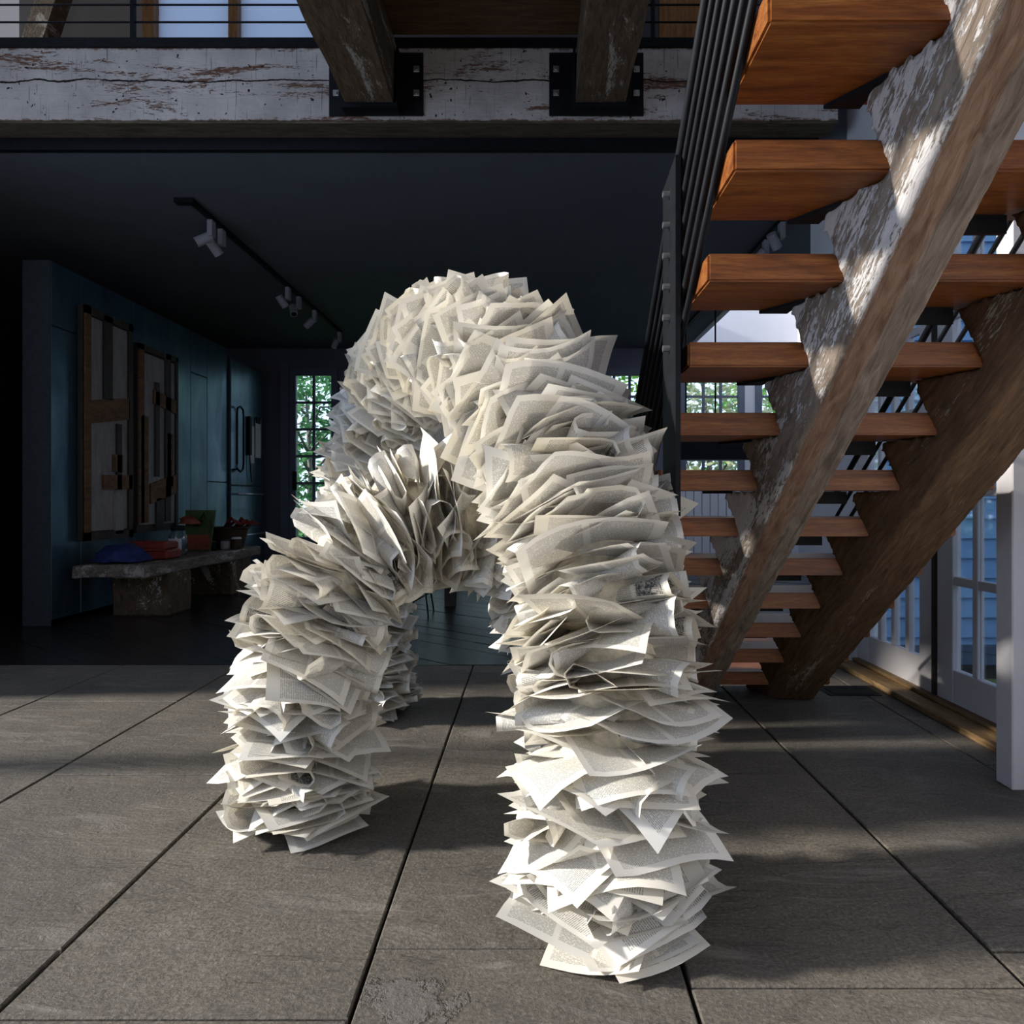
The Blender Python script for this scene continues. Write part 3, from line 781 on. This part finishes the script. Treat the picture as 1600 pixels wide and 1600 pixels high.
box('clip', .014, .03, .2, .36, .66, .76, 'black', nt)
box_art = None
M['art_pale'] = wood('scraped_pale_panel', (.20, .18, .18), (.30, .28, .28), (.38, .36, .36), (6, 6, 1), .7)
M['art_brown'] = wood('rusty_strip', (.07, .028, .012), (.16, .075, .03), (.24, .125, .055), (6, 2, 6), .7)
M['art_dark'] = wood('dark_slat', (.02, .016, .015), (.05, .04, .036), (.08, .06, .05), (6, 6, 1), .7)
def art(y0, y1, h0, h1, label, strips):
    e = tag(empty('wall_panel_artwork', (CX+.01, y0, h0)), label, 'artwork', None)
    w, h = y1-y0, h1-h0
    box('backing', 0, .05, 0, w, 0, h, 'art_dark', e)
    box('pale_field', .05, .062, .05*w, .95*w, .04*h, .96*h, 'art_pale', e)
    for (a0, a1, b0, b1, m, tilt) in strips:
        V = bxv(.062, .085, a0*w, a1*w, b0*h, b1*h)
        V = [(v[0], v[1], v[2]+(tilt*h if v[1] > a0*w+.001 else 0)) for v in V]
        mesh('strip', V, BF, M[m], e)
    return e
art(7.08, 7.92, .78, 3.15, 'tall pale artwork of scrap wood strips, nearer of two on the cabinet',
    [(0, .10, 0, 1, 'art_brown', 0), (.36, .54, .62, .99, 'art_dark', 0), (.9, 1, 0, 1, 'art_dark', 0), (.1, .92, .50, .60, 'art_brown', .05), (.64, .74, .22, .52, 'art_dark', 0),
     (.56, .76, .30, .38, 'art_brown', 0), (.35, .98, .22, .285, 'art_brown', .005), (.60, .78, .02, .21, 'art_pale', 0), (0, 1, 0, .035, 'art_dark', 0), (0, 1, .965, 1, 'art_dark', 0)])
art(8.04, 8.93, .82, 2.98, 'tall artwork with more dark upright slats, farther of two on the cabinet',
    [(0, .12, .05, 1, 'art_brown', 0), (.05, .22, .05, .62, 'art_brown', 0), (.40, .50, .30, .82, 'art_dark', 0), (.36, .96, .70, .775, 'art_brown', -.03), (.66, .80, .05, 1, 'art_dark', 0),
     (.70, .86, .25, .55, 'art_brown', 0), (.28, .95, .15, .26, 'art_brown', .06), (.94, 1, 0, 1, 'art_dark', 0), (0, 1, .97, 1, 'art_dark', 0), (.42, .6, .02, .18, 'art_dark', 0)])
M['bench'] = barn_wood('bench_timber', (.07, .055, .045), (.28, .24, .20), (.5, .46, .42), ((6, 1.5, 6), (0, 0, 0)), .60)
M['bench_leg'] = barn_wood('bench_block', (.05, .032, .02), (.15, .10, .06), (.5, .47, .42), ((3, 3, 2), (0, 0, 0)), .64)
be = tag(empty('timber_bench', (-4.05, 7.0, 0)), 'low bench of one thick old plank on two timber blocks', 'bench')
def rough(name, x0, x1, y0, y1, z0, z1, mat, par, nsub=4, amp=.012):
    bm = bmesh.new(); vv_ = [bm.verts.new(v) for v in bxv(x0, x1, y0, y1, z0, z1)]
    for f in BF: bm.faces.new([vv_[i] for i in f])
    bmesh.ops.bevel(bm, geom=bm.edges[:], offset=.015, segments=1, affect='EDGES')
    bmesh.ops.subdivide_edges(bm, edges=bm.edges[:], cuts=nsub, use_grid_fill=True)
    for v_ in bm.verts:
        if v_.co.z > z0+.002 or z0 > .1: v_.co += Vector(mnoise.noise_vector(v_.co*5+Vector((x0, y0, 0))))*amp
    me = bpy.data.meshes.new(name); bm.to_mesh(me); bm.free(); return link(name, me, M[mat], par)
rough('seat_plank', -.44, .32, -.10, 2.75, .43, .555, 'bench', be)
rough('leg_block', -.25, .34, .25, .72, 0, .435, 'bench_leg', be); rough('leg_block', -.28, .30, 1.85, 2.45, 0, .435, 'bench_leg', be)
M['blue'] = plain('blue_cloth', (.02, .03, .13), .8, 0, .3, 12); M['red'] = plain('red_cloth', (.22, .022, .016), .6, 0, .3, 12)
M['jar'] = glass_mat('jar_glass', (.8, .84, .85), .3); M['basket'] = wood('dark_basket', (.02, .012, .008), (.06, .035, .02), (.10, .06, .035), (20, 20, 40), .8)
M['green'] = plain('leaf_green', (.045, .075, .02), .6, 0, .3, 20); M['orange'] = plain('orange_print', (.26, .06, .03), .6, 0, .3, 20)
def lump(name, c, r, mat, seed, flat=.0, par=None):
    bm = bmesh.new(); bmesh.ops.create_icosphere(bm, subdivisions=3, radius=1)
    for v_ in bm.verts:
        q = v_.co.copy(); nn = 1+.42*mnoise.noise(q*1.8+Vector((seed, 0, 0)))+.30*mnoise.noise(q*4.3+Vector((seed, 3, 0)))
        v_.co = Vector((q.x*r[0]*nn, q.y*r[1]*nn, max(-.05, q.z)*r[2]*nn))+Vector(c)
    me = bpy.data.meshes.new(name); bm.to_mesh(me); bm.free()
    for p in me.polygons: p.use_smooth = True
    return link(name, me, M[mat], par)
BT = .565
o = lump('blue_cloth', (-4.16, 7.18, BT+.018), (.22, .20, .15), 'blue', 4); tag(o, 'crumpled blue cloth on the near end of the bench', 'cloth')
rb = tag(empty('red_folder', (-4.10, 7.45, BT)), 'flat red folded pouch lying on the bench behind the blue cloth', 'pouch')
rough('lower_fold', -.20, .26, 0, .32, 0, .10, 'red', rb, 3, .012); rough('upper_fold', -.22, .22, .04, .34, .10, .18, 'red', rb, 3, .012); tube('seam', [(-.2, -.005, .10), (.24, -.005, .10)], .012, 'red', rb, 6)
jr = tag(empty('glass_jar', (-4.02, 8.05, BT)), 'glass jar with a pale label and dark lid on the bench', 'jar')
lathe('jar_body', [(.085, 0), (.10, .02), (.10, .22), (.07, .26), (.07, .28)], (0, 0, 0), 'jar', jr); lathe('lid', [(.075, .28), (.078, .285), (.078, .33), (.07, .335)], (0, 0, 0), 'black', jr)
V, F = [], []
for i in range(7):
    a = -math.pi/2-.8+i*.27
    for h in (.06, .19): V.append((.103*math.cos(a), .103*math.sin(a), h))
F = [(2*i, 2*i+2, 2*i+3, 2*i+1) for i in range(6)]; mesh('jar_label', V, F, M['white'], jr)
pk = tag(empty('seed_packet_box', (-4.1, 8.65, BT)), 'upright box with green and orange print behind the jar', 'box')
V = bxv(-.16, .20, 0, .05, 0, .50); V = [(v[0]*(.8 if v[2] < .1 else 1), v[1]+v[2]*.12, v[2]) for v in V]; mesh('packet', V, BF, M['green'], pk)
box('printed_band', -.13, .17, -.004, .0, .02, .2, 'orange', pk); lump('red_fruit', (-.05, -.06, .34), (.12, .05, .09), 'orange', 9, par=pk)
for i in range(3): tube('sprig', [(0, .0, .3), (.06+.03*i, -.03, .4+.04*i), (.12+.04*i, -.05, .40-.08*i)], .012, 'green', pk, 6)
bs = tag(empty('basket', (-3.98, 9.30, BT)), 'dark woven basket on the far end of the bench', 'basket')
V, F = [], []; prof = [(.16, 0), (.19, .12), (.22, .26), (.20, .26), (.17, .10), (.14, .02)]
for r, z in prof:
    for k in range(20):
        a = 2*math.pi*k/20; V.append((r*1.15*math.cos(a), r*math.sin(a), z))
for i in range(5):
    for k in range(20): F.append((i*20+k, i*20+(k+1) % 20, (i+1)*20+(k+1) % 20, (i+1)*20+k))
F += [tuple(range(19, -1, -1)), tuple(100+k for k in range(20))]; mesh('body', V, F, M['basket'], bs)
tube('rim', [(.26*math.cos(a*.3142), .225*math.sin(a*.3142), .26) for a in range(21)], .014, 'basket', bs, 6)
for i in range(6):
    bx = .02+i*.045; by = random.uniform(-.08, .08)
    o = tube('dried_pepper', [(-3.98+bx-.05, 9.30+by, BT+.27), (-3.98+bx+.05, 9.30+by-.02, BT+.36+random.uniform(-.03, .03)), (-3.98+bx+.16, 9.30+by-.05, BT+.30)], [.014, .026, .006], 'red', None, 7)
    tag(o, 'red dried pepper heaped in the dark basket', 'pepper', 'peppers in the basket')
for i, (x, y_) in enumerate([(-4.0, 8.86), (-3.86, 8.93), (-3.74, 8.98)]):
    e = tag(empty('small_pot', (x, y_, BT)), ['dark small pot, leftmost of three before the basket', 'small pale pot, middle of three before the basket', 'small pot with white lid, rightmost of three before the basket'][i], 'pot')
    lathe('pot_body', [(.045, 0), (.06, .03), (.055, .09+.02*i)], (0, 0, 0), ['black', 'art_pale', 'basket'][i], e, 12); lathe('pot_rim', [(.06, .09+.02*i), (.062, .095+.02*i), (.05, .115+.02*i)], (0, 0, 0), ['basket', 'art_dark', 'white'][i], e, 12)

# table and wire chair seen through the arch
tb = tag(empty('dining_table', (-.55, 8.2, 0)), 'dark dining table standing behind the paper arches', 'table')
box('table_top', -1.0, 1.5, -.5, .6, .70, .75, 'art_dark', tb, .006)
for x in (-.36, 1.15): box('leg', x-.06, x+.06, -.3, -.18, 0, .70, 'art_dark', tb, .004)
box('rail', -.3, 1.1, -.26, -.22, .60, .70, 'art_dark', tb)
wc = tag(empty('wire_chair', (-1.25, 7.42, 0)), 'thin black wire chair beside the dark dining table', 'chair')
for (x, y_) in ((-.2, -.2), (.2, -.2), (-.2, .2), (.2, .2)): tube('leg', [(x, y_, 0), (x*.7, y_*.7, .44)], .009, 'black', wc, 6)
box('seat', -.2, .2, -.2, .2, .44, .46, 'black', wc, .006); tube('stretcher', [(-.19, -.19, .02), (.17, .17, .2)], .007, 'black', wc, 6)
tube('back_hoop', [(-.18, .2, .46), (-.2, .24, .72), (-.1, .26, .82), (.1, .26, .82), (.2, .24, .72), (.18, .2, .46)], .009, 'black', wc, 6)

# long dark band behind the stairs, kind unknown, built as a hanging shelf
hd = tag(empty('hanging_shelf', (2.7, 9.6, 0)), 'long black band seen behind the stair treads, built as a hanging shelf', 'shelf')
box('board', -.75, 1.5, -.15, .15, 1.74, 1.98, 'black', hd, .006)
for x in (-.6, -.2): tube('hanger', [(x, 0, 1.98), (x, 0, CE if x < 0 else 5.3)], .012, 'black', hd, 6)

# track lights
M['lamp_white'] = plain('white_lamp', (.30, .30, .33), .5, 0, .1, 8)
def track(x, y0, y1, label, heads, hl):
    e = tag(empty('light_track', (x, y0, CE-.04)), label, 'track')
    box('rail', -.022, .022, 0, y1-y0, 0, .04, 'black', e); box('end_feed', -.14, .022, -.05, .03, .0, .04, 'black', e)
    for i, (y_, tx, ty) in enumerate(heads):
        h = tag(empty('track_spotlight', (x, y_, CE-.04)), hl[i], 'spotlight', None)
        box('adapter', -.025, .025, -.04, .04, -.15, 0, 'lamp_white', h, .006)
        t = Vector((tx, ty, -.55)).normalized(); c = Vector((-.07, 0, -.17))
        V, F = tube_data([c-t*.075, c+t*.075], .046, 14); ob = mesh('lamp_head', V, F, M['lamp_white'], h, False)
        V, F = tube_data([c+t*.075, c+t*.078], .034, 12); mesh('lens', V, F, M['black'], h)
        tube('swivel', [(-.03, 0, -.15), tuple(c)], .014, 'lamp_white', h, 6)
    return e
track(-2.94, 6.14, 10.9, 'black ceiling light track left of the tall arch',
      [(6.5, -.9, -.3), (6.72, .3, .4), (8.55, .3, .3), (8.95, .2, -.4), (9.6, -.6, .1), (10.85, -.3, .2)],
      ['white spotlight turned left, nearest on the left ceiling track', 'white spotlight second nearest on the left ceiling track', 'white spotlight in the track middle, nearest of that trio', 'white spotlight in the track middle, second of that trio', 'white spotlight in the track middle, farthest of that trio', 'spotlight at the far end of the left ceiling track'])
track(2.32, 6.3, 10.5, 'black ceiling light track glimpsed between the stair treads',
      [(6.55, .4, .3), (7.0, -.5, .2)], ['white spotlight seen above the third stair tread, nearer', 'white spotlight seen above the third stair tread, farther'])

# ------------------------------------------------------------------ outdoors
struct(box('ground', -30, 30, FAR+.2, 45, -.4, -.1, 'lawn'), 'lawn outside the far windows')
struct(box('ground_side', WX+.15, 12, -8, 5.85, -.4, -.1, 'lawn'), 'ground outside the glazed doors')
sd = tag(empty('clapboard_house', (WX+.16, 5.83, -.1)), 'blue clapboard house wall outside the glazed doors', 'building')
box('wall_core', .21, 4.2, .03, .065, 0, 4.9, 'clap', sd)
box('side_wall', 4.2, 4.4, -8, .065, 0, 3.4, 'clap', sd)
for i in range(30):
    V = bxv(.21, 4.2, -.012, .03, i*.163, (i+1)*.163+.012)
    V = [(v[0], v[1]+(.03 if v[2] > i*.163+.1 and v[1] < 0 else 0), v[2]) for v in V]
    mesh('clapboard', V, BF, M['clap'], sd)
def shrub(x, y, h, w, n_, leaf, label, seed, branches=0):
    r = random.Random(seed); e = tag(empty('leafy_tree', (x, y, -.1)), label, 'tree')
    V, F = [], []
    for i in range(n_):
        a = r.uniform(0, 6.283); q = r.random()**.5; hh = r.uniform(.08, 1)
        rad = w*q*(.55+.6*math.sin(hh*2.6)); lump_ = mnoise.noise((math.cos(a)*2+seed, math.sin(a)*2, hh*5))*.35
        c = Vector((math.cos(a)*rad*(1+lump_), math.sin(a)*rad*(1+lump_), hh*h))
        s = r.uniform(.06, .15); u_ = Vector((r.gauss(0, 1), r.gauss(0, 1), r.gauss(0, .6))).normalized(); v_ = u_.orthogonal().normalized()
        o0 = len(V); V += [c-u_*s, c+v_*s*.45, c+u_*s, c-v_*s*.45]; F.append((o0, o0+1, o0+2, o0+3))
    f = mesh('foliage', V, F, M[leaf], e); f['kind'] = 'stuff'
    tube('trunk', [(0, 0, 0), (.05, .02, h*.4), (-.05, 0, h*.8)], [.09, .06, .02], 'bark', e, 7)
    for i in range(branches):
        a = r.uniform(0, 6.283); z = r.uniform(.2, .7)*h
        p1 = (math.cos(a)*w*.5, math.sin(a)*w*.5-.2, z+.5); p2 = (math.cos(a+.4)*w*1.0, math.sin(a+.4)*w*1.0-.3, z+.3+r.uniform(0, .8))
        tube('branch', [(0, 0, z), p1, p2], [.035, .022, .008], 'bark', e, 6)
TR = [(-4.6, 14.6, 4.4, 1.1, 1500, 'leaf3', 'blue-green tree behind the left far door', 1, 10), (-3.0, 16.6, 5.0, 1.1, 1500, 'leaf1', 'green tree with bare branches behind the second far door', 2, 10),
      (-1.3, 14.9, 4.4, .95, 1300, 'leaf1', 'green tree behind the top of the tall arch', 3, 4), (.5, 16.6, 4.6, 1.0, 1300, 'leaf1', 'green tree hidden mostly behind the arch crown', 4, 4),
      (1.9, 14.6, 4.3, 1.1, 1500, 'leaf1', 'bright green tree between arch and stair railing', 5, 2), (3.6, 14.4, 4.2, 1.1, 1700, 'leaf2', 'pale silvery shrub seen between the treads', 6, 6),
      (5.3, 16.4, 4.5, 1.1, 1200, 'leaf1', 'green tree right of the pale silvery shrub', 7, 2), (-8.6, 16.0, 5.0, 1.2, 1000, 'leaf3', 'tree at the far left outside', 8, 0),
      (0, 21, 6.0, 2.4, 1500, 'leaf3', 'large dark tree in the middle distance', 9, 0), (-7, 21, 6.0, 2.4, 1500, 'leaf3', 'large dark tree at left in the distance', 10, 0), (7, 21, 6.0, 2.4, 1500, 'leaf3', 'large dark tree at right in the distance', 12, 0)]
for a in TR: shrub(*a)
